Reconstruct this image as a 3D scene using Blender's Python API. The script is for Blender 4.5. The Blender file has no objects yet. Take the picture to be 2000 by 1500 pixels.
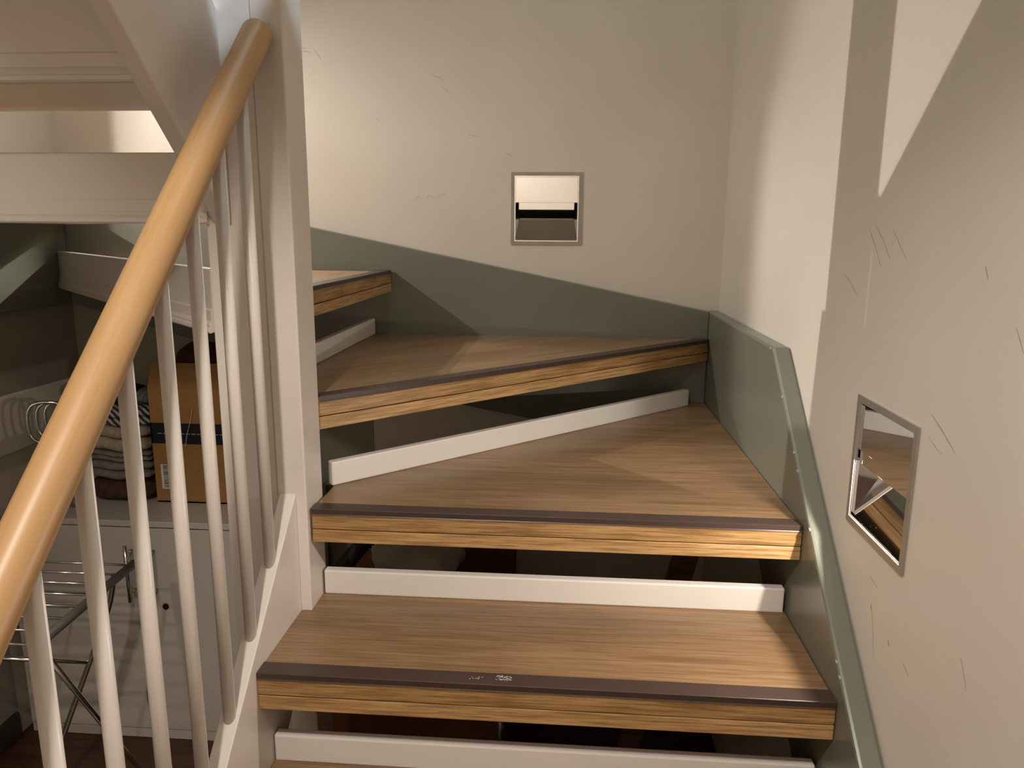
import bpy, bmesh, math, random
from mathutils import Vector, Matrix

SC = bpy.context.scene
COL = SC.collection
random.seed(4)

# ------------------------------------------------------------------ camera
def make_camera():
    cam = bpy.data.cameras.new('camera')
    co = bpy.data.objects.new('camera', cam)
    COL.objects.link(co)
    f_px, yaw, pitch, roll = 1453.5, -0.07405, 0.20061, 0.00697
    cam.sensor_fit = 'HORIZONTAL'
    cam.sensor_width = 36.0
    cam.lens = f_px / 2000.0 * 36.0
    cam.clip_start = 0.02
    cy, sy = math.cos(yaw), math.sin(yaw)
    fwd = Vector((sy * math.cos(pitch), cy * math.cos(pitch), -math.sin(pitch)))
    r = Vector((cy, -sy, 0)); u = r.cross(fwd)
    c, s = math.cos(roll), math.sin(roll)
    r2 = r * c + u * s; u2 = u * c - r * s
    m = Matrix((r2, u2, -fwd)).transposed().to_4x4()
    m.translation = Vector((-0.4238, -2.2642, 0.5059))
    co.matrix_world = m
    SC.camera = co
make_camera()

# ------------------------------------------------------------------ light, world, exposure
SC.view_settings.view_transform = 'Standard'
SC.view_settings.look = 'None'
SC.view_settings.gamma = 1.0
SC.view_settings.use_curve_mapping = False
SC.view_settings.exposure = 0.25

def world():
    w = bpy.data.worlds.new('world'); SC.world = w
    w.use_nodes = True
    bg = w.node_tree.nodes['Background']
    bg.inputs[0].default_value = (1.0, 0.86, 0.70, 1)
    bg.inputs[1].default_value = 0.10
world()

def aim(o, loc, tgt):
    o.location = loc
    o.rotation_euler = (Vector(tgt) - Vector(loc)).to_track_quat('-Z', 'Y').to_euler()

def lamp(name, kind, loc, tgt, energy, color, **kw):
    l = bpy.data.lights.new(name, kind)
    l.energy = energy; l.color = color
    for k, v in kw.items(): setattr(l, k, v)
    o = bpy.data.objects.new(name, l); COL.objects.link(o)
    aim(o, loc, tgt)
    return o
WARM = (1.0, 0.90, 0.80)
LAMPC = (1.0, 0.935, 0.86)
# recessed downlight of the lower hall, followed by added fill lights
lamp('hall_downlight', 'SPOT', (-0.75, -2.30, 1.42), (-0.50, -1.3, -0.62), 58, WARM, spot_size=math.radians(74), spot_blend=0.55, shadow_soft_size=0.04)
lamp('hall_fill', 'AREA', (-1.0, -3.4, 1.45), (-0.9, -4.2, 0.4), 34, WARM, shape='DISK', size=0.6)  # added area light: brightens the front wall and gives frontal fill
lamp('nook_fill', 'SPOT', (-1.55, -2.55, 1.42), (-1.85, -0.6, -0.25), 26, WARM, spot_size=math.radians(50), spot_blend=0.7, shadow_soft_size=0.04)  # unseen spot added to lift the dark nook
lamp('stairwell_fill', 'AREA', (-0.75, -0.8, 2.66), (-0.75, -0.8, 0), 7, (0.88, 0.99, 0.98), shape='SQUARE', size=0.9)  # added cool fill under the stairwell ceiling, lifts the shaded walls
# bulbs inside the recessed wall lamps: left wall, back wall (upper flight) and right wall
lamp('left_lamp_bulb', 'SPOT', (-2.046, -0.93, 1.1603), (0.0, -0.93, 0.55), 38, LAMPC, spot_size=math.radians(160), spot_blend=0.3, shadow_soft_size=0.002)
lamp('left_lamp_beam', 'SPOT', (-2.046, -0.93, 1.1603), (0.03, -1.12, 0.50), 66, LAMPC, spot_size=math.radians(46), spot_blend=0.5, shadow_soft_size=0.006)
lamp('back_lamp_bulb', 'SPOT', (-1.46, 0.070, 0.779), (-1.0, -0.9, 0.1), 16, LAMPC, spot_size=math.radians(165), spot_blend=0.3, shadow_soft_size=0.006)
lamp('right_lamp_bulb', 'SPOT', (0.0585, -1.19, 0.153), (-1.0, -1.19, 0.0), 7.5, WARM, spot_size=math.radians(165), spot_blend=0.3, shadow_soft_size=0.006)
# added narrow cool spot, stands in for upstairs daylight on the newel top
lamp('newel_daylight_spot', 'SPOT', (-0.42, -1.75, 2.5), (-0.945, -1.0, 1.115), 120, (0.66, 0.83, 1.0), spot_size=math.radians(10), spot_blend=0.25, shadow_soft_size=0.01)

# ------------------------------------------------------------------ materials
def srgb(r, g, b):
    def f(c):
        c /= 255.0
        return c / 12.92 if c <= 0.04045 else ((c + 0.055) / 1.055) ** 2.4
    return (f(r), f(g), f(b), 1)

class NT:
    def __init__(s, name):
        s.m = bpy.data.materials.new(name); s.m.use_nodes = True
        s.t = s.m.node_tree; s.b = s.t.nodes['Principled BSDF']
    def n(s, kind, **kw):
        nd = s.t.nodes.new(kind)
        for k, v in kw.items():
            if isinstance(k, str) and k.startswith('i_'): nd.inputs[k[2:].replace('_', ' ')].default_value = v
            else: setattr(nd, k, v)
        return nd
    def l(s, a, b): s.t.links.new(a, b)
    def coords(s, scale, rot=(0, 0, 0)):
        tc = s.n('ShaderNodeTexCoord'); mp = s.n('ShaderNodeMapping')
        mp.inputs['Scale'].default_value = scale; mp.inputs['Rotation'].default_value = rot
        s.l(tc.outputs['Object'], mp.inputs['Vector']); return mp.outputs['Vector']
    def noise(s, vec, scale=1, detail=4, rough=0.5, dist=0):
        n = s.n('ShaderNodeTexNoise'); s.l(vec, n.inputs['Vector'])
        n.inputs['Scale'].default_value = scale; n.inputs['Detail'].default_value = detail
        n.inputs['Roughness'].default_value = rough; n.inputs['Distortion'].default_value = dist
        return n.outputs['Fac']
    def ramp(s, fac, stops):
        r = s.n('ShaderNodeValToRGB'); e = r.color_ramp.elements
        e[0].position, e[0].color = stops[0]; e[1].position, e[1].color = stops[-1]
        for p, c in stops[1:-1]:
            x = e.new(p); x.color = c
        s.l(fac, r.inputs['Fac']); return r.outputs['Color']
    def mix(s, fac, a, b, mode='MIX'):
        m = s.n('ShaderNodeMix', data_type='RGBA', blend_type=mode)
        for i, v in ((0, fac), (6, a), (7, b)):
            if hasattr(v, 'links') or isinstance(v, bpy.types.NodeSocket): s.l(v, m.inputs[i])
            else: m.inputs[i].default_value = v
        return m.outputs[2]
    def bump(s, h, strength, dist=0.001):
        b = s.n('ShaderNodeBump'); b.inputs['Strength'].default_value = strength
        b.inputs['Distance'].default_value = dist
        s.l(h, b.inputs['Height']); s.l(b.outputs['Normal'], s.b.inputs['Normal'])

def paint(name, col, rough=0.5, dirt=0.0, dirtcol=(90, 75, 60), bump=0.15):
    k = NT(name)
    v = k.coords((1, 1, 1))
    big = k.noise(v, 3.0, 3)
    c2 = tuple(x * 0.93 for x in col[:3]) + (1,)
    base = k.ramp(big, [(0.3, c2), (0.7, col)])
    if dirt:
        v2 = k.coords((3.0, 3.0, 1.3), (0.5, 0.3, 0.4))
        sp = k.noise(v2, 9, 6, 0.62, 1.5)
        fac = k.ramp(sp, [(0.70, (0, 0, 0, 1)), (0.78, (dirt, dirt, dirt, 1))])
        base = k.mix(fac, base, srgb(*dirtcol))
    k.l(base, k.b.inputs['Base Color'])
    k.b.inputs['Roughness'].default_value = rough
    k.bump(k.noise(v, 160, 2), bump, 0.0006)
    return k.m

def wood(name, dark, mid, light, rough=0.4, streak=1.0, scale=1.0, planks=0.0):
    k = NT(name)
    v = k.coords((1.3 * scale, 16 * scale, 16 * scale))
    a = k.noise(v, 2.2, 8, 0.62, 0.6)
    v2 = k.coords((5 * scale, 150 * scale, 150 * scale))
    fine = k.noise(v2, 1.0, 4, 0.6)
    base = k.ramp(a, [(0.22, dark), (0.48, mid), (0.74, light)])
    fc = k.ramp(fine, [(0.38, (1 - 0.42 * streak, 1 - 0.47 * streak, 1 - 0.52 * streak, 1)), (0.56, (1, 1, 1, 1))])
    base = k.mix(1.0, base, fc, 'MULTIPLY')
    v4 = k.coords((14 * scale, 420 * scale, 420 * scale))
    fn2 = k.noise(v4, 1.0, 3, 0.6)
    base = k.mix(1.0, base, k.ramp(fn2, [(0.36, (1 - 0.30 * streak,) * 3 + (1,)), (0.52, (1, 1, 1, 1))]), 'MULTIPLY')
    # dark pores and small cracks following the grain
    v3 = k.coords((4.5 * scale, 80 * scale, 80 * scale))
    cr = k.noise(v3, 1.2, 6, 0.7, 0.5)
    cf = k.ramp(cr, [(0.64, (0, 0, 0, 1)), (0.72, (0.6, 0.6, 0.6, 1))])
    base = k.mix(cf, base, tuple(x * 0.45 for x in dark[:3]) + (1,))
    if planks:
        tc = k.n('ShaderNodeTexCoord'); sx = k.n('ShaderNodeSeparateXYZ')
        k.l(tc.outputs['Object'], sx.inputs[0])
        m1 = k.n('ShaderNodeMath', operation='MULTIPLY'); m1.inputs[1].default_value = 1 / planks
        k.l(sx.outputs['Y'], m1.inputs[0])
        fl = k.n('ShaderNodeMath', operation='FLOOR'); k.l(m1.outputs[0], fl.inputs[0])
        wn = k.n('ShaderNodeTexWhiteNoise', noise_dimensions='1D'); k.l(fl.outputs[0], wn.inputs['W'])
        g = k.ramp(wn.outputs['Value'], [(0, (0.84, 0.82, 0.80, 1)), (1, (1.06, 1.04, 1.02, 1))])
        base = k.mix(1.0, base, g, 'MULTIPLY')
    k.l(base, k.b.inputs['Base Color'])
    k.b.inputs['Roughness'].default_value = rough
    k.bump(fine, 0.12, 0.0005)
    return k.m

def plain(name, col, rough=0.5, metal=0.0, bump=0.0):
    k = NT(name)
    v = k.coords((1, 1, 1))
    n = k.noise(v, 25, 4)
    k.l(k.ramp(n, [(0.3, tuple(x * 0.85 for x in col[:3]) + (1,)), (0.7, col)]), k.b.inputs['Base Color'])
    k.b.inputs['Roughness'].default_value = rough
    k.b.inputs['Metallic'].default_value = metal
    if bump: k.bump(k.noise(v, 60, 4), bump, 0.002)
    return k.m

def mirror_mat():
    k = NT('chrome_mirror')
    v = k.coords((1, 1, 1))
    n = k.noise(v, 220, 3, 0.7)
    k.l(k.ramp(n, [(0.66, (0.03, 0.03, 0.03, 1)), (0.74, (0.35, 0.35, 0.35, 1))]), k.b.inputs['Roughness'])
    k.b.inputs['Base Color'].default_value = (0.78, 0.78, 0.80, 1)
    k.b.inputs['Metallic'].default_value = 1
    return k.m

def cloth(name, c1, c2, scale=60, stripes=False):
    k = NT(name)
    v = k.coords((1, 1, 1))
    if stripes:
        w = k.n('ShaderNodeTexWave', wave_type='BANDS', bands_direction='DIAGONAL')
        k.l(v, w.inputs['Vector']); w.inputs['Scale'].default_value = scale
        w.inputs['Distortion'].default_value = 2.5; w.inputs['Detail'].default_value = 2
        f = w.outputs['Fac']
        k.l(k.ramp(f, [(0.45, c1), (0.55, c2)]), k.b.inputs['Base Color'])
    else:
        k.l(k.ramp(k.noise(v, scale, 5), [(0.3, c1), (0.7, c2)]), k.b.inputs['Base Color'])
    k.b.inputs['Roughness'].default_value = 0.95
    k.bump(k.noise(v, 90, 4), 0.5, 0.003)
    return k.m

M = {}
M['wall'] = paint('wall_paint', srgb(222, 213, 200), 0.42, 0.35)
M['white'] = paint('white_gloss_paint', srgb(232, 224, 216), 0.33, 0.22, (120, 110, 100), 0.08)
M['strip_white'] = paint('worn_white_paint', srgb(236, 232, 226), 0.4, 0.5, (150, 140, 130), 0.1)
M['grey'] = paint('grey_green_paint', srgb(118, 119, 106), 0.30, 0.12, (170, 170, 160), 0.1)
M['top'] = wood('oak_tread_top', srgb(130, 100, 71), srgb(150, 120, 88), srgb(164, 134, 101), 0.36, 0.6, 1.0, 0.13)
M['front'] = wood('oak_tread_front', srgb(166, 126, 78), srgb(184, 145, 94), srgb(198, 160, 108), 0.42, 1.0, 1.3)
M['front2'] = wood('oak_lower_layer', srgb(178, 138, 88), srgb(200, 160, 108), srgb(214, 176, 126), 0.42, 1.0, 1.5)
M['rail'] = wood('beech_handrail', srgb(176, 134, 88), srgb(190, 149, 102), srgb(200, 161, 115), 0.40, 0.15, 0.6)
M['nosing'] = plain('dark_brown_vinyl', srgb(72, 56, 50), 0.38)
M['floor'] = wood('dark_floor_wood', srgb(46, 28, 18), srgb(78, 50, 34), srgb(98, 66, 46), 0.35, 0.5, 0.8, 0.14)
M['chrome'] = plain('chrome_tube', (0.75, 0.75, 0.76, 1), 0.15, 1.0)
M['mirror'] = mirror_mat()
M['frame'] = plain('satin_grey_metal', srgb(176, 170, 160), 0.45, 0.6)
M['steelgrey'] = plain('grey_painted_metal', srgb(120, 116, 110), 0.4, 0.3)
M['black'] = plain('black_fabric', srgb(22, 22, 26), 0.9, 0, 0.4)
M['hole'] = plain('black_plastic', srgb(15, 15, 15), 0.5)
M['card'] = plain('cardboard', srgb(164, 122, 72), 0.85)
M['tape'] = plain('black_tape', srgb(24, 27, 40), 0.35)
M['paper'] = plain('white_paper', srgb(225, 222, 215), 0.7)
M['ink'] = plain('black_ink', srgb(25, 25, 25), 0.7)
M['cab'] = paint('cabinet_lacquer', srgb(196, 190, 180), 0.22, 0.0, bump=0.03)
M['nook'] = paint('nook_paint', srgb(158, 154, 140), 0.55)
M['baseboard'] = plain('dark_baseboard', srgb(60, 52, 44), 0.5)
M['towel'] = cloth('beige_towel', srgb(150, 134, 118), srgb(176, 160, 144))
M['grey_towel'] = cloth('grey_towel', srgb(104, 98, 92), srgb(132, 126, 120))
M['brown'] = cloth('brown_leather', srgb(58, 38, 30), srgb(84, 58, 46))
M['pattern'] = cloth('patterned_cloth', srgb(40, 42, 50), srgb(170, 165, 160), 26, True)
M['weave'] = cloth('grey_weave', srgb(70, 72, 74), srgb(130, 128, 124), 200)
M['sheet'] = cloth('white_sheet', srgb(176, 172, 166), srgb(210, 206, 200), 20)
M['hose'] = plain('black_rubber', srgb(34, 36, 38), 0.5)
M['brownwood'] = wood('raw_brown_wood', srgb(90, 60, 40), srgb(120, 84, 58), srgb(140, 100, 72), 0.6)
M['terracotta'] = plain('brown_cardboard', srgb(120, 74, 50), 0.8)

# ------------------------------------------------------------------ mesh helpers
def link_bm(name, bm, mat, parent=None, smooth=False, loc=(0, 0, 0), rz=0.0):
    me = bpy.data.meshes.new(name); bmesh.ops.recalc_face_normals(bm, faces=bm.faces[:])
    bm.to_mesh(me); bm.free()
    me.materials.append(mat)
    if smooth:
        for p in me.polygons: p.use_smooth = True
    o = bpy.data.objects.new(name, me); COL.objects.link(o)
    o.location = loc; o.rotation_euler = (0, 0, rz)
    if parent is not None:
        o.parent = parent
    return o

def add_prism(bm, pts, lo, hi, axis='z', bevel=0.0):
    """extrude a polygon: axis z -> pts (x,y); axis x -> pts (y,z); axis y -> pts (x,z)"""
    def P(a, b, c):
        return {'z': (a, b, c), 'x': (c, a, b), 'y': (a, c, b)}[axis]
    n0 = set(bm.verts)
    v0 = [bm.verts.new(P(a, b, lo)) for a, b in pts]
    v1 = [bm.verts.new(P(a, b, hi)) for a, b in pts]
    n = len(pts)
    fs = [bm.faces.new(v0), bm.faces.new(v1)]
    for i in range(n):
        fs.append(bm.faces.new((v0[i], v0[(i + 1) % n], v1[(i + 1) % n], v1[i])))
    bmesh.ops.recalc_face_normals(bm, faces=fs)
    if bevel:
        es = list({e for f in fs for e in f.edges})
        bmesh.ops.bevel(bm, geom=es, offset=bevel, segments=2, affect='EDGES', profile=0.5, clamp_overlap=True)
    return bm

def prism(pts, lo, hi, axis='z', bevel=0.0):
    return add_prism(bmesh.new(), pts, lo, hi, axis, bevel)

def add_box(bm, x0, x1, y0, y1, z0, z1, bevel=0.0):
    return add_prism(bm, [(x0, y0), (x1, y0), (x1, y1), (x0, y1)], z0, z1, 'z', bevel)
def box(*a, **k): return add_box(bmesh.new(), *a, **k)

def add_tube(bm, pts, r, seg=12, cap=True, r_fn=None):
    pts = [Vector(p) for p in pts]
    rings = []
    up = None
    for i, p in enumerate(pts):
        t = (pts[min(i + 1, len(pts) - 1)] - pts[max(i - 1, 0)]).normalized()
        if up is None:
            up = Vector((0, 0, 1)) if abs(t.z) < 0.9 else Vector((1, 0, 0))
        a = t.cross(up).normalized(); b = a.cross(t).normalized(); up = b
        rr = r_fn(i) if r_fn else r
        rings.append([bm.verts.new(p + a * rr * math.cos(2 * math.pi * k / seg) + b * rr * math.sin(2 * math.pi * k / seg)) for k in range(seg)])
    for A, B in zip(rings, rings[1:]):
        for k in range(seg):
            bm.faces.new((A[k], A[(k + 1) % seg], B[(k + 1) % seg], B[k]))
    if cap:
        bm.faces.new(rings[0]); bm.faces.new(rings[-1])
    return bm
def tube(pts, r, seg=12, **k): return add_tube(bmesh.new(), pts, r, seg, **k)

def sweep(pts, n=8):
    """smooth a polyline by Catmull-Rom"""
    P = [Vector(p) for p in pts]; out = []
    for i in range(len(P) - 1):
        p0 = P[max(i - 1, 0)]; p1 = P[i]; p2 = P[i + 1]; p3 = P[min(i + 2, len(P) - 1)]
        for k in range(n):
            t = k / n
            out.append(0.5 * ((2 * p1) + (-p0 + p2) * t + (2 * p0 - 5 * p1 + 4 * p2 - p3) * t * t + (-p0 + 3 * p1 - 3 * p2 + p3) * t ** 3))
    out.append(P[-1]); return out

def blob(cx, cy, cz, sx, sy, sz, power=2.6, noise=0.0, seed=0, seg=28, rings=16):
    """soft rounded cushion (superellipsoid) with folds"""
    rnd = random.Random(seed); ph = [rnd.uniform(0, 6.28) for _ in range(6)]
    bm = bmesh.new(); rows = []
    def se(c): return math.copysign(abs(c) ** (2 / power), c)
    for i in range(rings + 1):
        th = -math.pi / 2 + math.pi * i / rings
        row = []
        for j in range(seg):
            p = 2 * math.pi * j / seg
            x = se(math.cos(th)) * se(math.cos(p)); y = se(math.cos(th)) * se(math.sin(p)); z = se(math.sin(th))
            d = 1 + noise * (math.sin(5 * p + ph[0] + 3 * z) * 0.5 + math.sin(9 * p + ph[1] - 4 * z) * 0.3 + math.sin(7 * z + ph[2] + 2 * p) * 0.4)
            row.append(bm.verts.new((cx + sx * x * d, cy + sy * y * d, cz + sz * z * (d if z > 0 else 1))))
        rows.append(row)
    for A, B in zip(rows, rows[1:]):
        for j in range(seg):
            bm.faces.new((A[j], A[(j + 1) % seg], B[(j + 1) % seg], B[j]))
    bm.faces.new(rows[0]); bm.faces.new(rows[-1])
    bmesh.ops.remove_doubles(bm, verts=bm.verts[:], dist=1e-5)
    return bm

def folded(x0, x1, y0, y1, z0, z1, layers=3, seed=0, sag=0.0):
    """folded textile: a stack of rounded layers whose fold faces the camera"""
    rnd = random.Random(seed); bm = bmesh.new(); h = (z1 - z0) / layers
    nx = 14
    for L in range(layers):
        a = z0 + L * h; b = a + h * 0.97
        j = rnd.uniform(-.006, .006)
        prof = []
        for k in range(9):
            t = math.pi * k / 8
            prof.append((y0 + j + h * 0.5 - math.sin(t) * h * 0.5, (a + b) / 2 - math.cos(t) * (b - a) / 2))
        prof += [(y1, b), (y1, a)]
        rings = []
        for i in range(nx + 1):
            u = i / nx; x = x0 + (x1 - x0) * u
            e = min(u, 1 - u) * 8; e = 1 if e > 1 else (0.55 + 0.45 * math.sin(e * math.pi / 2))
            w = 0.004 * math.sin(u * 9)
            cz = (a + b) / 2
            rings.append([bm.verts.new((x, y + 0.003 * math.sin(u * 7 + L * 2), cz + (z - cz) * e + w)) for y, z in prof])
        n = len(prof)
        for A, B in zip(rings, rings[1:]):
            for k in range(n):
                bm.faces.new((A[k], A[(k + 1) % n], B[(k + 1) % n], B[k]))
        bm.faces.new(rings[0]); bm.faces.new(rings[-1])
    return bm

def tag(o, label=None, cat=None, group=None, kind=None):
    if label: o['label'] = label
    if cat: o['category'] = cat
    if group: o['group'] = group
    if kind: o['kind'] = kind
    return o
def thing(name, label, cat, loc=(0, 0, 0), group=None):
    o = bpy.data.objects.new(name, None); COL.objects.link(o); o.location = loc
    o.empty_display_size = 0.05
    return tag(o, label, cat, group)
def struct(name, bm, mat, label=None, cat=None, parent=None):
    o = link_bm(name, bm, mat, parent)
    if parent is None: tag(o, label, cat, None, 'structure')
    return o

# ------------------------------------------------------------------ dimensions
H = 0.195; TH = 0.0633
XR = 0.0365; YB = 0.045; XL = -2.03; FL = -0.975
NX0, NX1, NY0, NY1 = -1.046, -0.8935, -1.003, -0.912   # newel
FIX_B = (-0.6017, -0.3877, 0.470, 0.684)              # back fixture x0,x1,z0,z1
FIX_R = (-1.2931, -1.0864, 0.055, 0.2617)             # right fixture y0,y1,z0,z1
FIX_L = (-1.035, -0.828, 1.059, 1.266)               # lit fixture on the left wall y0,y1,z0,z1
FIX_U = (-1.565, -1.351, 0.673, 0.887)                # lit fixture of upper flight

# ------------------------------------------------------------------ setting
def wall_with_holes(a0, a1, z0, z1, t0, t1, holes, axis):
    """wall along one axis with rectangular recess holes; cells outside the holes are boxes"""
    xs = sorted({a0, a1} | {h[0] for h in holes} | {h[1] for h in holes})
    zs = sorted({z0, z1} | {h[2] for h in holes} | {h[3] for h in holes})
    bm = bmesh.new(); V = {}
    def v(a, t, z):
        k = (round(a, 5), round(t, 5), round(z, 5))
        if k not in V: V[k] = bm.verts.new((a, t, z) if axis == 'x' else (t, a, z))
        return V[k]
    def solid(i, j):
        if i < 0 or j < 0 or i >= len(xs) - 1 or j >= len(zs) - 1: return False
        ca, cz = (xs[i] + xs[i + 1]) / 2, (zs[j] + zs[j + 1]) / 2
        return not any(h[0] < ca < h[1] and h[2] < cz < h[3] for h in holes)
    for i in range(len(xs) - 1):
        for j in range(len(zs) - 1):
            if not solid(i, j): continue
            A, B, Z, W = xs[i], xs[i + 1], zs[j], zs[j + 1]
            for t in (t0, t1): bm.faces.new((v(A, t, Z), v(B, t, Z), v(B, t, W), v(A, t, W)))
            if not solid(i - 1, j): bm.faces.new((v(A, t0, Z), v(A, t1, Z), v(A, t1, W), v(A, t0, W)))
            if not solid(i + 1, j): bm.faces.new((v(B, t0, Z), v(B, t1, Z), v(B, t1, W), v(B, t0, W)))
            if not solid(i, j - 1): bm.faces.new((v(A, t0, Z), v(B, t0, Z), v(B, t1, Z), v(A, t1, Z)))
            if not solid(i, j + 1): bm.faces.new((v(A, t0, W), v(B, t0, W), v(B, t1, W), v(A, t1, W)))
    return bm

def inset(h, d=0.006): return (h[0] + d, h[1] - d, h[2] + d, h[3] - d)
TOPZ = 2.7
struct('wall_back', wall_with_holes(XL - 0.1, XR, FL, TOPZ, YB, YB + 0.12, [inset(FIX_B), inset(FIX_U)], 'x'), M['wall'], 'cream painted wall behind the winding steps', 'wall')
struct('wall_right', wall_with_holes(-4.6, YB + 0.12, FL, TOPZ, XR, XR + 0.12, [inset(FIX_R)], 'y'), M['wall'], 'cream scuffed wall along the right of the stairs', 'wall')
struct('wall_left', wall_with_holes(-4.6, YB, FL, TOPZ, XL - 0.1, XL, [inset(FIX_L)], 'y'), M['wall'], 'shaded wall at far left of the storage nook', 'wall')
struct('wall_front', box(XL - 0.1, XR + 0.12, -4.7, -4.6, FL, TOPZ), M['wall'], 'wall of the lower hall behind the viewpoint', 'wall')
struct('floor', box(XL - 0.1, XR + 0.12, -4.6, YB + 0.12, FL - 0.08, FL), M['floor'], 'dark wood floor of the storage nook', 'floor')
struct('ceiling', box(XL - 0.1, XR + 0.12, -4.6, YB + 0.12, TOPZ, TOPZ + 0.1), M['wall'], 'ceiling over the stairwell', 'ceiling')
struct('ceiling.001', box(XL, XR, -4.6, -2.5, 1.5, 1.75), M['wall'], 'low ceiling over the hall at the foot of the stairs', 'ceiling')
struct('baseboard_left', box(XL, XL + 0.012, -4.6, -0.41, FL, FL + 0.08, bevel=0.003), M['baseboard'], 'dark baseboard along the left nook wall', 'baseboard')
struct('trim_1', box(XL, XL + 0.016, -1.6, -0.03, -0.128, 0.040, bevel=0.004), M['white'], 'white horizontal board on the left nook wall', 'trim')

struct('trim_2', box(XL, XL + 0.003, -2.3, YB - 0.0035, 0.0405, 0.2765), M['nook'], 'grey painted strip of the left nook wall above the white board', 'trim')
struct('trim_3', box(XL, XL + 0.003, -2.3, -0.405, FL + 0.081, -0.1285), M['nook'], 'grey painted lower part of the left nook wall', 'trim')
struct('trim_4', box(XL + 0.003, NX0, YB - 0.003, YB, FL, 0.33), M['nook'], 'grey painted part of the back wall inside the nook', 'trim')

# ------------------------------------------------------------------ staircase
stair = thing('staircase', 'wooden winder staircase with oak treads, dark nosings and a white newel post', 'staircase', (-0.45, -1.2, FL))
SO = Vector(stair.location)
def sp(name, bm, mat, parent=stair, smooth=False, label=None):
    o = link_bm(name, bm, mat, None, smooth)
    o.parent = parent
    o.matrix_parent_inverse = Matrix.Translation(-SO) if parent is stair else Matrix.Identity(4)
    if label: o['label'] = label
    return o

def local_poly(pts, org, ang):
    c, s = math.cos(-ang), math.sin(-ang)
    return [((x - org[0]) * c - (y - org[1]) * s, (x - org[0]) * s + (y - org[1]) * c) for x, y in pts]

def make_tread(pts, ztop, org, ang, front_len, lower='wood', label=None):
    """tread with grain along its front edge. org = left end of the front edge, ang = direction of it."""
    L = local_poly(pts, org, ang)
    bm = prism(L, -0.037, 0.0, bevel=0.0012)
    t = link_bm('tread', bm, M['top'], None)
    t.data.materials.append(M['front'])
    for p in t.data.polygons:
        if abs(p.normal.z) < 0.6: p.material_index = 1
    t.parent = stair
    t.location = Vector((org[0], org[1], ztop)) - SO
    t.rotation_euler = (0, 0, ang)
    if label: t['label'] = label
    Lb = [(x, y) for x, y in L]
    lo = link_bm('lower_layer', prism(Lb, -TH, -0.0388, bevel=0.0012), M['front2'] if lower == 'wood' else M['white'], t)
    # anti-slip strip, capping the front edge
    l0, l1 = front_len
    n = prism([(-0.0012, 0.0), (-0.0012, -0.0075), (-0.0022, -0.009), (0.001, -0.009), (0.001, 0.0002), (0.033, 0.0002), (0.033, 0.0014), (0.0315, 0.0022), (0.0, 0.0022), (-0.0012, 0.0015)], l0, l1, 'x')
    s = link_bm('nosing_strip', n, M['nosing'], t)
    return t

E = 0.0015
# T1 .. lower straight steps
SL = -0.912
def straight(zt, yf, yr, left):
    return make_tread([(left, yf), (-E, yf), (-E, yr), (left, yr)], zt, (left, yf), 0.0, (0, -left - E))
YF1 = -1.2135
make_tread([(SL, YF1), (-E, YF1), (-E, -0.917), (NX1, -0.917), (NX1, NY0), (SL, NY0)], -H, (SL, YF1), 0.0, (0, -SL - E))
straight(-2 * H, YF1 - 0.223, YF1 + 0.068, SL)
straight(-3 * H, YF1 - 0.446, YF1 - 0.223 + 0.068, SL)
straight(-4 * H, YF1 - 0.669, YF1 - 0.446 + 0.068, SL)
# T2 winder
TL = NX1 + 0.004
make_tread([(TL, -0.9905), (-E, -0.9905), (-E, -E), (-0.045, -E), (TL, -0.846)], 0.0, (TL, -0.9905), 0.0, (0, -TL - E))
# T3 winder, front edge at 45 degrees
A3 = math.atan2(0.897, 0.897)
p0 = (NX1, NX1 - 0.015)
Lf = math.hypot(0.8955, 0.8955)
make_tread([p0, (-E, -E - 0.015), (-E, -E), (-1.04, -E), (-1.04, NY1), (NX1, NY1)], H, p0, A3, (0, Lf))
# T4 winder, front edge along y (seen from its end)
make_tread([(-0.965, NY1), (-0.965, -E), (XL + E, -E), (XL + E, -0.006), (NX0 - 0.002, -0.981), (NX0 - 0.002, NY1)], 2 * H, (-0.965, NY1), math.pi / 2, (0, 0.9035))
# T5
A5 = math.atan2(1, -1)
make_tread([(NX0 - 0.002, -0.945), (-1.988, -E), (XL + E, -E), (XL + E, -1.0), (NX0 - 0.002, -1.0)], 3 * H, (NX0 - 0.002, -0.945), A5, (0, 1.33), 'white')
# T6, T7, T8 of the upper flight (front edges parallel to the wall, seen from behind and below)
for k, yf in enumerate((-0.905, -1.125, -1.345)):
    z = (4 + k) * H
    xr = NX0 - 0.002 if k == 0 else -1.032
    pts = [(xr, yf), (XL + E, yf), (XL + E, yf - 0.25), (-1.032, yf - 0.25)]
    if k == 0: pts += [(-1.032, NY0 - 0.001), (xr, NY0 - 0.001)]
    make_tread(pts, z, (xr, yf), math.pi, (0, abs(XL) - abs(xr) - E), 'white')

# white riser strips standing on the rear of each tread
def strip(ztop, a, b, th=0.02, h=0.0497):
    """a->b is the visible lower front line, thickness goes to the left of a->b"""
    a = Vector(a + (0,)); b = Vector(b + (0,)); d = (b - a).normalized(); n = Vector((-d.y, d.x, 0))
    pts = [a, b, b + n * th, a + n * th]
    sp('riser_board', prism([(p.x, p.y) for p in pts], ztop, ztop + h, bevel=0.003), M['strip_white'])
strip(-H, (NX1 + 0.004, -0.938), (-0.006, -0.938))
for k in (2, 3, 4):
    strip(-k * H, (SL + 0.002, YF1 + 0.0455 - 0.223 * (k - 2)), (-0.006, YF1 + 0.0455 - 0.223 * (k - 2)))
strip(0.0, (NX1 + 0.002, -0.858), (-0.056, -0.052))
strip(H, (-1.018, -0.575 + -0.32), (-1.018, -0.004))

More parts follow.
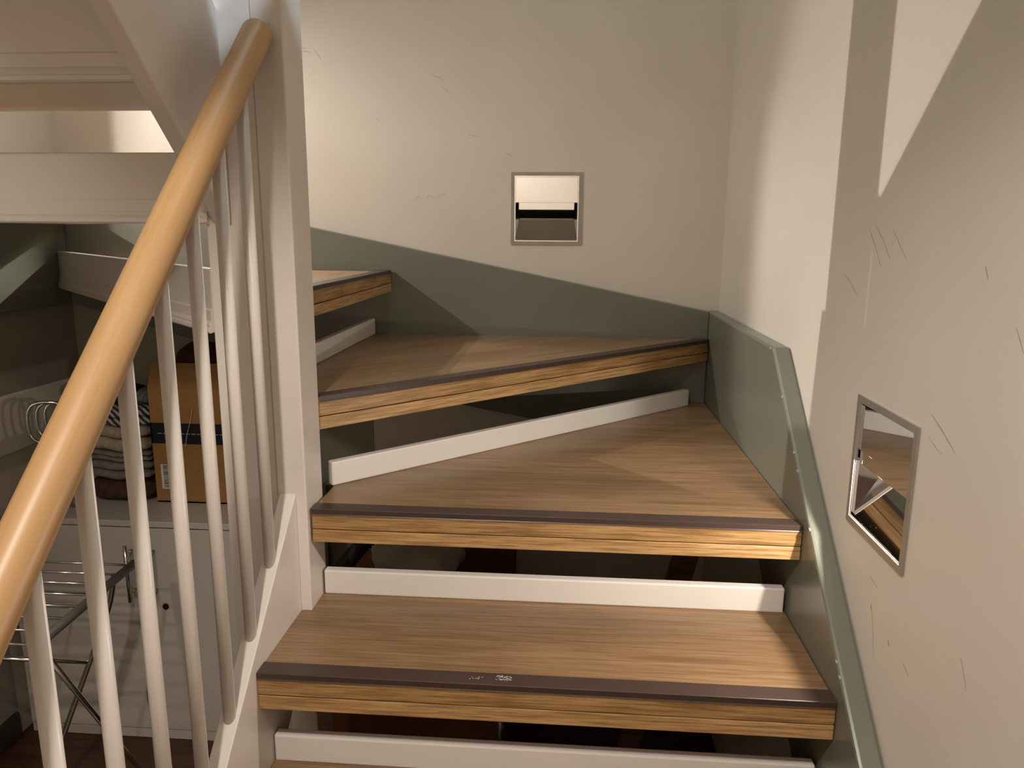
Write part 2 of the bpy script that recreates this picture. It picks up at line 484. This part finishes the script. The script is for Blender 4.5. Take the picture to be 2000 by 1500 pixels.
# moulded boards closing the back of the upper treads
def back_board(a, b, z0, z1, name='riser_board'):
    """moulded fascia: a->b with its face to the right of a->b (towards the viewer)"""
    a = Vector(a + (0,)); b = Vector(b + (0,)); d = (b - a).normalized(); n = Vector((d.y, -d.x, 0))
    prof = [(0, z0 + 0.002), (0.007, z0), (0.010, z0 + 0.003), (0.010, z0 + 0.009), (0.0065, z0 + 0.011), (0.0085, z0 + 0.015),
            (0.0065, z0 + 0.019), (0.004, z0 + 0.022), (0.004, z0 + 0.040), (0.001, z0 + 0.043), (0.001, z1 - 0.002), (-0.001, z1), (-0.018, z1), (-0.018, z0 + 0.002)]
    bm = bmesh.new(); rings = []
    for P in (a, b):
        rings.append([bm.verts.new((P.x + n.x * t, P.y + n.y * t, z)) for t, z in prof])
    m = len(prof)
    for k in range(m):
        bm.faces.new((rings[0][k], rings[0][(k + 1) % m], rings[1][(k + 1) % m], rings[1][k]))
    bm.faces.new(rings[0]); bm.faces.new(rings[1])
    return sp(name, bm, M['white'])
E2 = 0.012
# behind T4 (diagonal), T5, T6
back_board((XL + 0.004, -0.014), (NX0 - 0.004, -0.992), 2 * H - TH, 2 * H + 0.05)
back_board((XL + 0.004, -1.0), (NX0 + 0.006, -1.0), 3 * H - TH - 0.005, 3 * H + 0.05)
back_board((XL + 0.004, -1.157), (-1.033, -1.157), 4 * H - TH, 5 * H - TH)
back_board((XL + 0.004, -1.377), (-1.033, -1.377), 5 * H - TH, 6 * H - TH)

# newel post: two boards with a fine joint, from the floor to the upper floor
newel = sp('newel_post', box(-0.9475, NX1, NY0, NY1, FL, 2.2, bevel=0.003), M['white'])
sp('newel_panel', box(NX0, -0.9478, NY0 + 0.003, NY1, FL, 2.2, bevel=0.002), M['white'])

# stringers
def ystr(x0, x1, pts, mat, bevel=0.004, label=None):
    return sp('stringer', prism(pts, x0, x1, 'x', bevel), mat, label=label)
S = 0.937
zt = lambda y: 0.029 + S * (y + 1.01)
yfl = -1.01 + (FL - 0.029) / S
ystr(-0.943, SL - 0.0005, [(NY0 - 0.0005, zt(NY0)), (yfl, FL), (yfl + 0.34, FL), (NY0 - 0.0005, zt(NY0) - 0.33)], M['white'], 0.002, 'white outer stringer carrying the balusters')
# right grey stringer
zr = lambda y: 0.277 + 0.845 * (y + 0.706)
yfr = -0.706 + (FL - 0.277) / 0.845
ystr(0.0, XR - 0.0005, [(YB - 0.001, 0.2775), (-0.706, 0.2775), (yfr, FL), (yfr + 0.45, FL), (-0.6, zr(-0.6) - 0.46), (-0.3, -0.2), (YB - 0.001, -0.2)], M['grey'], 0.005, 'grey green wall stringer on the right wall')
# back grey stringer
sp('stringer', prism([(0, 0.2765), (XL + 0.03, 0.2765 + 0.1985 * 2.0), (XL + 0.03, 0.277), (-1.45, 0.12), (-0.9, -0.0), (0, -0.16)], 0.0, YB - 0.0005, 'y', 0.003), M['grey'], label='grey green stringer on the back wall')
# left grey stringer rising towards the viewer
sp('stringer', prism([(YB - 0.001, 0.277), (-0.70, 0.277), (-2.2, 1.58), (-2.2, 1.947), (-0.75, 0.687), (YB - 0.001, 0.68)], XL + 0.0005, XL + 0.03, 'x', 0.003), M['grey'], label='grey green stringer on the left wall')
# upper flight outer stringer
S2 = 0.90
zb = lambda y: 0.635 - S2 * (y + 1.135)
ystr(-1.030, -1.0, [(NY0 - 0.0005, zb(NY0)), (-2.3, zb(-2.3)), (-2.3, zb(-2.3) + 0.34), (NY0 - 0.0005, zb(NY0) + 0.34)], M['white'], 0.003, 'white outer stringer of the upper flight')

# ------------------------------------------------------------------ railing
XB = -0.928
rail = thing('stair_railing', 'round beech handrail on slim white balusters left of the steps', 'railing', (XB, -1.55, zt(-1.55)))
RO = Vector(rail.location)
def rp(name, bm, mat, smooth=True):
    o = link_bm(name, bm, mat, None, smooth); o.parent = rail
    o.matrix_parent_inverse = Matrix.Translation(-RO)
    return o
zrail = lambda y: 0.733 - (-(y + 1.109)) * 0.955
def handrail():
    y0, y1 = -2.12, -1.026; R = 0.0242
    a = Vector((XB, y0, zrail(y0))); b = Vector((XB, y1, zrail(y1)))
    d = (b - a).normalized()
    n = 40; pts = [a + (b - a) * i / n for i in range(n + 1)]
    rr = [R] * (n + 1)
    for k in range(1, 7):
        t = k / 6 * math.pi / 2
        pts.append(b + d * 0.018 * math.sin(t)); rr.append(max(R * math.cos(t) ** 0.6, 0.002))
    for k in range(1, 7):
        t = k / 6 * math.pi / 2
        pts.insert(0, a - d * 0.018 * math.sin(t)); rr.insert(0, max(R * math.cos(t) ** 0.6, 0.002))
    # build along local x so that the grain follows the rail
    ang = math.atan2(d.z, d.y)
    bm = bmesh.new()
    L = (b - a).length
    xs = [(p - a).dot(d) for p in pts]
    add_tube(bm, [(x, 0, 0) for x in xs], R, 32, True, lambda i: rr[i])
    o = link_bm('handrail', bm, M['rail'], None, True)
    o.parent = rail
    m = Matrix((d, Vector((-1, 0, 0)), d.cross(Vector((-1, 0, 0))))).transposed().to_4x4()
    m.translation = a - RO
    o.matrix_basis = m
handrail()
base = None
for i in range(11):
    y = -1.099 - 0.0908 * i
    lo, hi = zt(y) - 0.012, zrail(y) - 0.015
    if lo < FL: continue
    bm = tube([(XB, y, lo), (XB, y, hi)], 0.0097, 20)
    rp('baluster', bm, M['white'])
sp('handrail_bracket', box(XB - 0.012, XB + 0.012, NY0 - 0.010, NY0 - 0.0005, zrail(-1.01) - 0.03, zrail(-1.01) + 0.01, bevel=0.002), M['white'])

# ------------------------------------------------------------------ recessed wall lights
def wall_light(name, label, centre, normal, size, group=None, lit=False):
    """square mirror recess light. local x = along the wall, local y = into the wall, z up"""
    w = size / 2
    root = thing(name, label, 'wall light', centre)
    root.rotation_euler = (0, 0, normal)
    f = bmesh.new(); fw = 0.0105; pr = 0.0035
    for (a, b, c, d) in ((-w, w, w - fw, w), (-w, w, -w, -w + fw), (-w, -w + fw, -w + fw, w - fw), (w - fw, w, -w + fw, w - fw)):
        add_box(f, a, b, -pr, 0.004, c, d)
    bmesh.ops.remove_doubles(f, verts=f.verts[:], dist=1e-6)
    link_bm('frame', f, M['frame'], root)
    i = w - fw
    rim = bmesh.new()
    for (a, b, c, d) in ((-i, i, i - 0.003, i), (-i, i, -i, -i + 0.003), (-i, -i + 0.003, -i + 0.003, i - 0.003), (i - 0.003, i, -i + 0.003, i - 0.003)):
        add_box(rim, a, b, -0.0015, 0.005, c, d)
    link_bm('rim', rim, M['mirror'], root)
    i -= 0.0031
    zc = 0.018 * size / 0.21           # lower edge of the cover
    # cover plate in front of the lamp
    link_bm('lamp_cover', box(-i, i, 0.001, 0.003, zc, i, bevel=0.0006), M['mirror'], root)
    link_bm('cover_lip', box(-i * 0.9, i * 0.9, 0.0032, 0.009, zc - 0.021, zc + 0.002, bevel=0.001), M['mirror'], root)
    # curved reflector: from the lower front edge back and up
    D = 0.062; n = 3
    bm = bmesh.new(); rows = []
    for k in range(n + 1):
        t = k / n
        z = -i + 0.001 + (zc + 0.03 + i) * t
        y = 0.004 + D * t
        rows.append((y, z))
    for (y, z) in rows: pass
    L = [[bm.verts.new((s * (i - 0.024 * (k / n)), y, z)) for s in (-1, 1)] for k, (y, z) in enumerate(rows)]
    for A, B in zip(L, L[1:]): bm.faces.new((A[0], A[1], B[1], B[0]))
    o = link_bm('reflector', bm, M['mirror'], root, False)
    sol = o.modifiers.new('thickness', 'SOLIDIFY'); sol.thickness = 0.0015; sol.offset = -1
    # side cheeks
    for s in (-1, 1):
        bm = bmesh.new()
        f0 = [bm.verts.new((s * i, 0.004, z)) for (y, z) in rows]
        f1 = [bm.verts.new((s * (i - 0.024 * (k / n)), y, z)) for k, (y, z) in enumerate(rows)]
        for k in range(n):
            if k == 0: bm.faces.new((f0[0], f0[1], f1[1]))
            else: bm.faces.new((f0[k], f0[k + 1], f1[k + 1], f1[k]))
        o = link_bm('side_reflector', bm, M['mirror'], root, False)
    # housing behind
    hb = bmesh.new(); k = i - 0.002; t = 0.002; d1 = 0.090
    add_box(hb, -k, k, d1, d1 + t, -k, k)
    add_box(hb, -k, k, 0.006, d1, k - t, k); add_box(hb, -k, k, 0.070, d1, -k, -k + t)
    link_bm('housing', hb, M['frame'], root)
    return root
s = FIX_B[1] - FIX_B[0]
wall_light('recessed_wall_light', 'square chrome recessed wall light on the back wall above the grey stringer', ((FIX_B[0] + FIX_B[1]) / 2, YB, (FIX_B[2] + FIX_B[3]) / 2), 0.0, s)
s2 = FIX_R[1] - FIX_R[0]
wall_light('recessed_wall_light', 'square chrome recessed wall light on the right wall, seen at an angle', (XR, (FIX_R[0] + FIX_R[1]) / 2, (FIX_R[2] + FIX_R[3]) / 2), -math.pi / 2, s2)
wall_light('recessed_wall_light', 'lit recessed wall light of the upper flight, hidden behind the newel post', ((FIX_U[0] + FIX_U[1]) / 2, YB, (FIX_U[2] + FIX_U[3]) / 2), 0.0, s)

wall_light('recessed_wall_light', 'lit recessed wall light on the left wall above the upper flight', (XL, (FIX_L[0] + FIX_L[1]) / 2, (FIX_L[2] + FIX_L[3]) / 2), math.pi / 2, s2)

# ------------------------------------------------------------------ storage nook
CX0, CX1, CY0, CY1, CZ = -2.0, -1.2, -0.390, -0.004, -0.288
cab = thing('storage_cabinet', 'low white two-door cabinet with vertical bar handles in the nook', 'cabinet', ((CX0 + CX1) / 2, (CY0 + CY1) / 2, FL))
CO = Vector(cab.location)
def cp(name, bm, mat, parent=cab, smooth=False):
    o = link_bm(name, bm, mat, None, smooth)
    o.parent = parent
    if parent is cab: o.matrix_parent_inverse = Matrix.Translation(-CO)
    return o
cp('carcass', box(CX0, CX1, CY0 + 0.02, CY1, FL + 0.001, CZ - 0.0185), M['cab'])
cp('top_panel', box(CX0 - 0.004, CX1 + 0.004, CY0 - 0.004, CY1, CZ - 0.018, CZ, bevel=0.002), M['cab'])
cp('plinth', box(CX0, CX1, CY0 + 0.002, CY0 + 0.0195, FL + 0.001, FL + 0.030, bevel=0.001), M['cab'])
XM = -1.60
for a, b, hx in ((CX0, XM - 0.0015, XM - 0.033), (XM + 0.0015, CX1, XM + 0.030)):
    d = cp('door', box(a, b, CY0, CY0 + 0.0185, FL + 0.033, CZ - 0.022, bevel=0.0015), M['cab'])
    hb = tube([(hx, CY0 - 0.030, -0.520), (hx, CY0 - 0.030, -0.352)], 0.006, 12)
    for z in (-0.495, -0.378): add_tube(hb, [(hx, CY0 - 0.030, z), (hx, CY0 + 0.002, z)], 0.004, 10)
    h = link_bm('handle', hb, M['chrome'], None, True); h.parent = d
lk = cp('lock', tube([(XM + 0.052, CY0 - 0.003, -0.545), (XM + 0.052, CY0 + 0.002, -0.545)], 0.009, 16), M['hole'])

# cardboard box with its flaps open and a bag on it
bx = thing('cardboard_box', 'brown cardboard box with black tape band and white label, on the cabinet', 'box', (-1.465, -0.135, CZ))
BO = Vector(bx.location)
def bp(root, O, name, bm, mat, smooth=False, label=None):
    o = link_bm(name, bm, mat, None, smooth); o.parent = root
    o.matrix_parent_inverse = Matrix.Translation(-O)
    if label: o['label'] = label
    return o
bx0, bx1, by0, by1, bz1 = -1.630, -1.300, -0.245, -0.03, 0.060
b = bmesh.new(); t = 0.004
add_box(b, bx0, bx1, by0, by0 + t, CZ + 0.001, bz1); add_box(b, bx0, bx1, by1 - t, by1, CZ + 0.001, bz1)
add_box(b, bx0, bx0 + t, by0 + t, by1 - t, CZ + 0.001, bz1); add_box(b, bx1 - t, bx1, by0 + t, by1 - t, CZ + 0.001, bz1)
add_box(b, bx0, bx1, by0, by1, CZ + 0.001, CZ + 0.005)
bp(bx, BO, 'box_body', b, M['card'])
fl = bmesh.new()
v = [fl.verts.new(p) for p in ((bx0, by0, bz1), (bx1, by0, bz1), (bx1 - 0.01, by0 + 0.012, bz1 + 0.072), (bx0 + 0.012, by0 + 0.012, bz1 + 0.072),
                               (bx0, by0 + 0.004, bz1), (bx1, by0 + 0.004, bz1), (bx1 - 0.01, by0 + 0.016, bz1 + 0.072), (bx0 + 0.012, by0 + 0.016, bz1 + 0.072))]
for q in ((0, 1, 2, 3), (4, 5, 6, 7), (0, 1, 5, 4), (1, 2, 6, 5), (2, 3, 7, 6), (3, 0, 4, 7)): fl.faces.new([v[i] for i in q])
bp(bx, BO, 'flap', fl, M['card'])
bp(bx, BO, 'tape_band', box(bx0 - 0.001, bx1 + 0.001, by0 - 0.001, by0 + 0.003, -0.106, -0.044), M['tape'])
bp(bx, BO, 'side_tape', box(bx0 - 0.0015, bx0 + 0.002, by0 - 0.001, by1, -0.106, -0.044), M['tape'])
lb = bp(bx, BO, 'paper_label', box(bx0 + 0.020, bx0 + 0.060, by0 - 0.0022, by0 - 0.0012, -0.245, -0.170), M['paper'])
bars = bmesh.new(); zz = -0.240
while zz < -0.176:
    wd = random.choice((0.0012, 0.002, 0.003)); add_box(bars, bx0 + 0.027, bx0 + 0.041, by0 - 0.0026, by0 - 0.0023, zz, zz + wd); zz += wd + 0.0022
o = link_bm('printed_bars', bars, M['ink'], None); o.parent = lb
# faint print on the tape
pr_ = bmesh.new(); xx = bx0 + 0.02
while xx < bx1 - 0.03:
    add_box(pr_, xx, xx + 0.012, by0 - 0.0016, by0 - 0.0011, -0.076, -0.0745); xx += 0.017
o = bp(bx, BO, 'tape_print', pr_, M['paper'])
st = sweep([(-1.528, by0 - 0.003, -0.115), (-1.52, by0 - 0.006, -0.08), (-1.505, by0 - 0.005, -0.03), (-1.50, by0 - 0.003, 0.0)], 6)
bp(bx, BO, 'string', tube(st, 0.0009, 6), M['paper'], True)
# items bulging out of the box
o = link_bm('dark_bag', blob(-1.515, -0.13, 0.10, 0.075, 0.07, 0.080, 2.3, 0.06, 3), M['brown'], None, True)
tag(o, 'dark brown crumpled bag sticking out of the cardboard box', 'bag')
o = link_bm('black_bag', blob(-1.375, -0.13, 0.105, 0.06, 0.07, 0.09, 2.2, 0.08, 5), M['black'], None, True)
tag(o, 'black bag standing upright in the cardboard box', 'bag')

# pile of textiles left of the box
px0, px1, py0, py1 = -1.845, -1.640, -0.262, -0.03
z = CZ + 0.001
def pile(name, label, dz, mat, layers, seed, dx0=0, dx1=0, dy=0, sag=0):
    global z
    o = link_bm(name, folded(px0 + dx0, px1 + dx1, py0 + dy, py1, z, z + dz, layers, seed, sag), M[mat], None, True)
    tag(o, label, 'textile' if 'towel' in name else 'cloth')
    z += dz + 0.0015
o = link_bm('dark_shoulder_bag', blob(-1.745, -0.16, z + 0.034, 0.110, 0.115, 0.034, 3.0, 0.03, 8), M['brown'], None, True)
tag(o, 'dark brown soft bag at the bottom of the textile pile', 'bag')
z += 0.073
pile('folded_blanket', 'dark grey folded blanket above the brown bag', 0.050, 'grey_towel', 2, 1, 0.0, 0.0)
pile('folded_towel', 'taupe folded towel in the middle of the pile', 0.030, 'grey_towel', 2, 2, 0.015, 0.0)
pile('folded_towel', 'beige folded towel, lower of the two thick beige ones', 0.040, 'towel', 1, 3, 0.03, 0.0)
pile('folded_towel', 'beige folded towel directly below the patterned cloth', 0.034, 'towel', 1, 4, 0.02, 0.0)
pile('patterned_scarf', 'black and white patterned folded cloth on top of the pile', 0.050, 'pattern', 2, 5, 0.03, 0.008)
o = link_bm('grey_knit_cap', blob(-1.672, -0.15, z + 0.024, 0.034, 0.07, 0.026, 2.3, 0.03, 9), M['weave'], None, True)
tag(o, 'grey woven cloth bundle lying on the patterned cloth', 'cloth')
o = link_bm('black_pouch', blob(-1.765, -0.14, z + 0.022, 0.052, 0.07, 0.024, 2.6, 0.03, 10), M['black'], None, True)
tag(o, 'small black pouch on top of the textile pile', 'pouch')

# chrome folding chair frame beside the pile
fc = thing('folded_chrome_chair', 'bent chrome tube frame leaning beside the textile pile', 'chair frame', (-1.862, -0.33, CZ))
FO = Vector(fc.location)
for k, (dy, s_) in enumerate(((0.0, 1.0), (0.028, 0.88), (0.056, 0.78))):
    pts = []
    for a in range(0, 25):
        t = 2 * math.pi * a / 24
        c, s__ = math.cos(t), math.sin(t)
        pts.append((-1.862 + 0.045 * s_ * math.copysign(abs(c) ** 0.6, c), -0.355 + dy + 0.02 * c, -0.022 + 0.058 * s_ * math.copysign(abs(s__) ** 0.6, s__)))
    bp(fc, FO, 'tube_loop', tube(pts, 0.005, 10), M['chrome'], True)
bp(fc, FO, 'frame_leg', tube([(-1.880, -0.345, CZ + 0.006), (-1.880, -0.345, -0.075)], 0.006, 10), M['chrome'], True)
bp(fc, FO, 'frame_leg', tube([(-1.850, -0.317, CZ + 0.006), (-1.850, -0.317, -0.07)], 0.006, 10), M['chrome'], True)

# drying rack
dr = thing('drying_rack', 'silver metal clothes drying rack with thin rods in the nook', 'drying rack', (-1.75, -0.75, FL))
DO = Vector(dr.location)
def Z(yy): return -0.345
def dbar(name, a, b, r, mat, seg=10): return bp(dr, DO, name, tube([a, b], r, seg), M[mat], True)
R0 = (-1.523, -0.556, -0.335); R1 = (-1.500, -0.96, -0.335)
dbar('side_bar', R0, R1, 0.011, 'steelgrey')
dbar('side_bar', (-1.985, -0.556, -0.335), (-1.985, -0.96, -0.335), 0.011, 'steelgrey')
for i in range(8):
    t = i / 7 * 0.93 + 0.03
    yy = R0[1] + (R1[1] - R0[1]) * t; xx = R0[0] + (R1[0] - R0[0]) * t
    dbar('rod', (-1.985, yy, -0.335), (xx, yy, -0.335), 0.0028, 'chrome', 8)
lg = sweep([(-1.55, -0.60, -0.345), (-1.565, -0.605, -0.42), (-1.60, -0.62, -0.52), (-1.685, -0.66, -0.75), (-1.76, -0.695, FL + 0.01)], 8)
bp(dr, DO, 'leg', tube(lg, 0.007, 12), M['chrome'], True)
dbar('leg', (-1.975, -0.60, -0.345), (-1.93, -0.90, FL + 0.008), 0.007, 'chrome', 12)
dbar('leg', (-1.510, -0.93, -0.345), (-1.47, -0.62, FL + 0.008), 0.006, 'chrome', 12)
dbar('lower_bar', (-1.99, -0.72, -0.52), (-1.62, -0.63, -0.575), 0.006, 'chrome', 12)
for i in range(5):
    yy = -0.60 - 0.075 * i
    dbar('lower_rod', (-1.98, yy, -0.40), (-1.60 - 0.1 * (i / 4), yy, -0.40), 0.0025, 'steelgrey', 8)
dbar('cross_bar', (-1.80, -0.56, -0.40), (-1.86, -0.95, -0.40), 0.004, 'steelgrey', 8)

# cable hanging down the cabinet front
cb = sweep([(-1.600, CY0 - 0.006, -0.66), (-1.605, CY0 - 0.010, -0.74), (-1.622, CY0 - 0.012, -0.82), (-1.605, CY0 - 0.02, -0.90), (-1.57, CY0 - 0.05, FL + 0.004), (-1.50, CY0 - 0.12, FL + 0.004)], 8)
o = link_bm('cable', tube(cb, 0.0025, 8), M['steelgrey'], None, True)
tag(o, 'thin grey cable hanging in front of the cabinet door', 'cable')

# ------------------------------------------------------------------ things in the dark under the stairs
crate = thing('storage_crate', 'brown cardboard crate in the dark under the steps', 'box', (-0.74, -0.42, FL))
KO = Vector(crate.location)
bp(crate, KO, 'crate_body', box(-1.0, -0.56, -0.62, -0.2, FL + 0.001, -0.40, bevel=0.004), M['terracotta'])
bp(crate, KO, 'lid', box(-1.005, -0.555, -0.625, -0.195, -0.399, -0.375, bevel=0.004), M['terracotta'])
o = link_bm('bundled_sheet', blob(-0.80, -0.47, -0.316, 0.12, 0.11, 0.058, 2.2, 0.09, 14, 40, 20), M['sheet'], None, True)
tag(o, 'white crumpled sheet lying on the crate under the third step', 'cloth')
hp = sweep([(-1.00, -0.70, FL + 0.03), (-1.03, -0.68, -0.75), (-1.02, -0.66, -0.50), (-0.985, -0.655, -0.36), (-0.93, -0.655, -0.26), (-0.86, -0.62, -0.19), (-0.78, -0.5, -0.17)], 22)
o = link_bm('vacuum_hose', add_tube(bmesh.new(), hp, 0.02, 14, True, lambda i: 0.021 if i % 2 else 0.017), M['hose'], None, True)
tag(o, 'black ribbed vacuum cleaner hose behind the newel post under the steps', 'hose')
o = link_bm('steel_pole', tube([(-0.565, -0.66, FL + 0.001), (-0.565, -0.66, -0.46)], 0.008, 16), M['chrome'], None, True)
tag(o, 'thin steel pole standing in the dark under the second step', 'pole')
o = link_bm('wooden_plank', prism([(-0.30, FL + 0.001), (-0.24, FL + 0.001), (-0.06, -0.18), (-0.12, -0.18)], -0.50, -0.47, 'y', 0.002), M['brownwood'], None)
tag(o, 'brown wooden plank leaning in the dark under the steps', 'plank')

# ------------------------------------------------------------------ wear: scuff strokes on the walls, chips on the paint
M['scuff'] = plain('scuff_mark', srgb(172, 158, 142), 0.8)
M['chip'] = plain('bare_chip', srgb(200, 196, 186), 0.7)
def strokes(host, segs, plane, mat):
    bm = bmesh.new()
    for pts, w in segs:
        P = sweep([(a, 0, c) for a, c in pts], 4) if len(pts) > 2 else [Vector((pts[0][0], 0, pts[0][1])), Vector(((pts[0][0] + pts[1][0]) / 2, 0, (pts[0][1] + pts[1][1]) / 2)), Vector((pts[1][0], 0, pts[1][1]))]
        n = len(P); prev = None
        for i, p in enumerate(P):
            d = (P[min(i + 1, n - 1)] - P[max(i - 1, 0)]).normalized(); q = Vector((-d.z, 0, d.x))
            ww = w * 0.6 * (0.25 + 0.75 * math.sin(math.pi * (i + 0.3) / (n - 0.4)))
            row = []
            for s_, dep in ((1, 0.0), (1, 0.0003), (-1, 0.0003), (-1, 0.0)):
                v = p + q * ww * s_
                row.append(bm.verts.new((v.x, plane - dep, v.z) if host[-4:] == 'back' else (plane - dep, v.x, v.z)))
            if prev:
                for k in range(4): bm.faces.new((prev[k], prev[(k + 1) % 4], row[(k + 1) % 4], row[k]))
            prev = row
    o = link_bm('scuff_marks', bm, mat, bpy.data.objects[host]); o['kind'] = 'stuff'
strokes('wall_back', [([(-1.235, 1.04), (-1.213, 1.037)], .0012), ([(-1.226, 1.030), (-1.203, 1.027)], .0014), ([(-1.192, 1.034), (-1.180, 1.020), (-1.170, 1.006)], .0012),
    ([(-1.01, 0.84), (-0.998, 0.83)], .001), ([(-0.90, 0.600), (-0.886, 0.612), (-0.874, 0.604)], .0009), ([(-0.862, 0.602), (-0.850, 0.616), (-0.838, 0.606)], .0009), ([(-0.826, 0.606), (-0.812, 0.620), (-0.798, 0.614)], .0009),
    ([(-0.731, 0.792), (-0.695, 0.785)], .001), ([(-0.845, 0.965), (-0.80, 0.945)], .0009), ([(-0.81, 0.93), (-0.784, 0.905)], .0011), ([(-0.62, 0.74), (-0.60, 0.73)], .001)], YB, M['scuff'])
strokes('wall_right', [([(-1.053, 0.517), (-1.08, 0.495), (-1.112, 0.461)], .0009), ([(-1.078, 0.521), (-1.11, 0.50), (-1.142, 0.473)], .0009), ([(-1.144, 0.513), (-1.194, 0.475)], .0007),
    ([(-0.971, 0.442), (-1.0, 0.43), (-1.036, 0.409)], .0009), ([(-1.316, 0.285), (-1.346, 0.272), (-1.384, 0.253)], .0013), ([(-1.316, 0.255), (-1.35, 0.243)], .0007), ([(-1.270, -0.053), (-1.277, -0.06)], .0026),
    ([(-1.190, 0.006), (-1.22, 0.0)], .0009), ([(-1.205, -0.03), (-1.222, -0.07), (-1.232, -0.105)], .0008), ([(-1.32, -0.058), (-1.338, -0.066)], .0016), ([(-1.394, 0.473), (-1.402, 0.459)], .0015), ([(-1.466, 0.414), (-1.485, 0.39)], .0012),
    ([(-1.45, 0.03), (-1.47, 0.0)], .001), ([(-1.205, -0.035), (-1.208, -0.042)], .0022)], XR, M['scuff'])
# worn spot on the nosing of the second visible step
wm = bmesh.new()
for k in range(26):
    a, r_ = random.uniform(0, 6.28), random.uniform(0.2, 1)
    x, y = -0.515 + 0.016 * r_ * math.cos(a), -1.196 + 0.009 * r_ * math.sin(a); w_ = random.uniform(.0008, .0018)
    add_box(wm, x - w_, x + w_, y - w_ * 0.7, y + w_ * 0.7, -H + 0.0021, -H + 0.0024)
for k in range(9):
    x, y = -0.556 + random.uniform(-.014, .014), -1.198 + random.uniform(-.003, .003)
    add_box(wm, x - .0012, x + .0012, y - .0006, y + .0006, -H + 0.0021, -H + 0.0024)
o = sp('worn_spot', wm, M['chip']); o['kind'] = 'stuff'
ch = bmesh.new()
for y in (-0.689, -0.80, -0.899, -0.93, -1.02, -1.192, -1.21):
    zz = 0.2755 if y > -0.706 else zr(y) - 0.002
    add_box(ch, -0.0004, 0.002, y - 0.003, y + 0.003, zz - 0.004, zz - 0.0005)
o = sp('paint_chips', ch, M['chip']); o['kind'] = 'stuff'
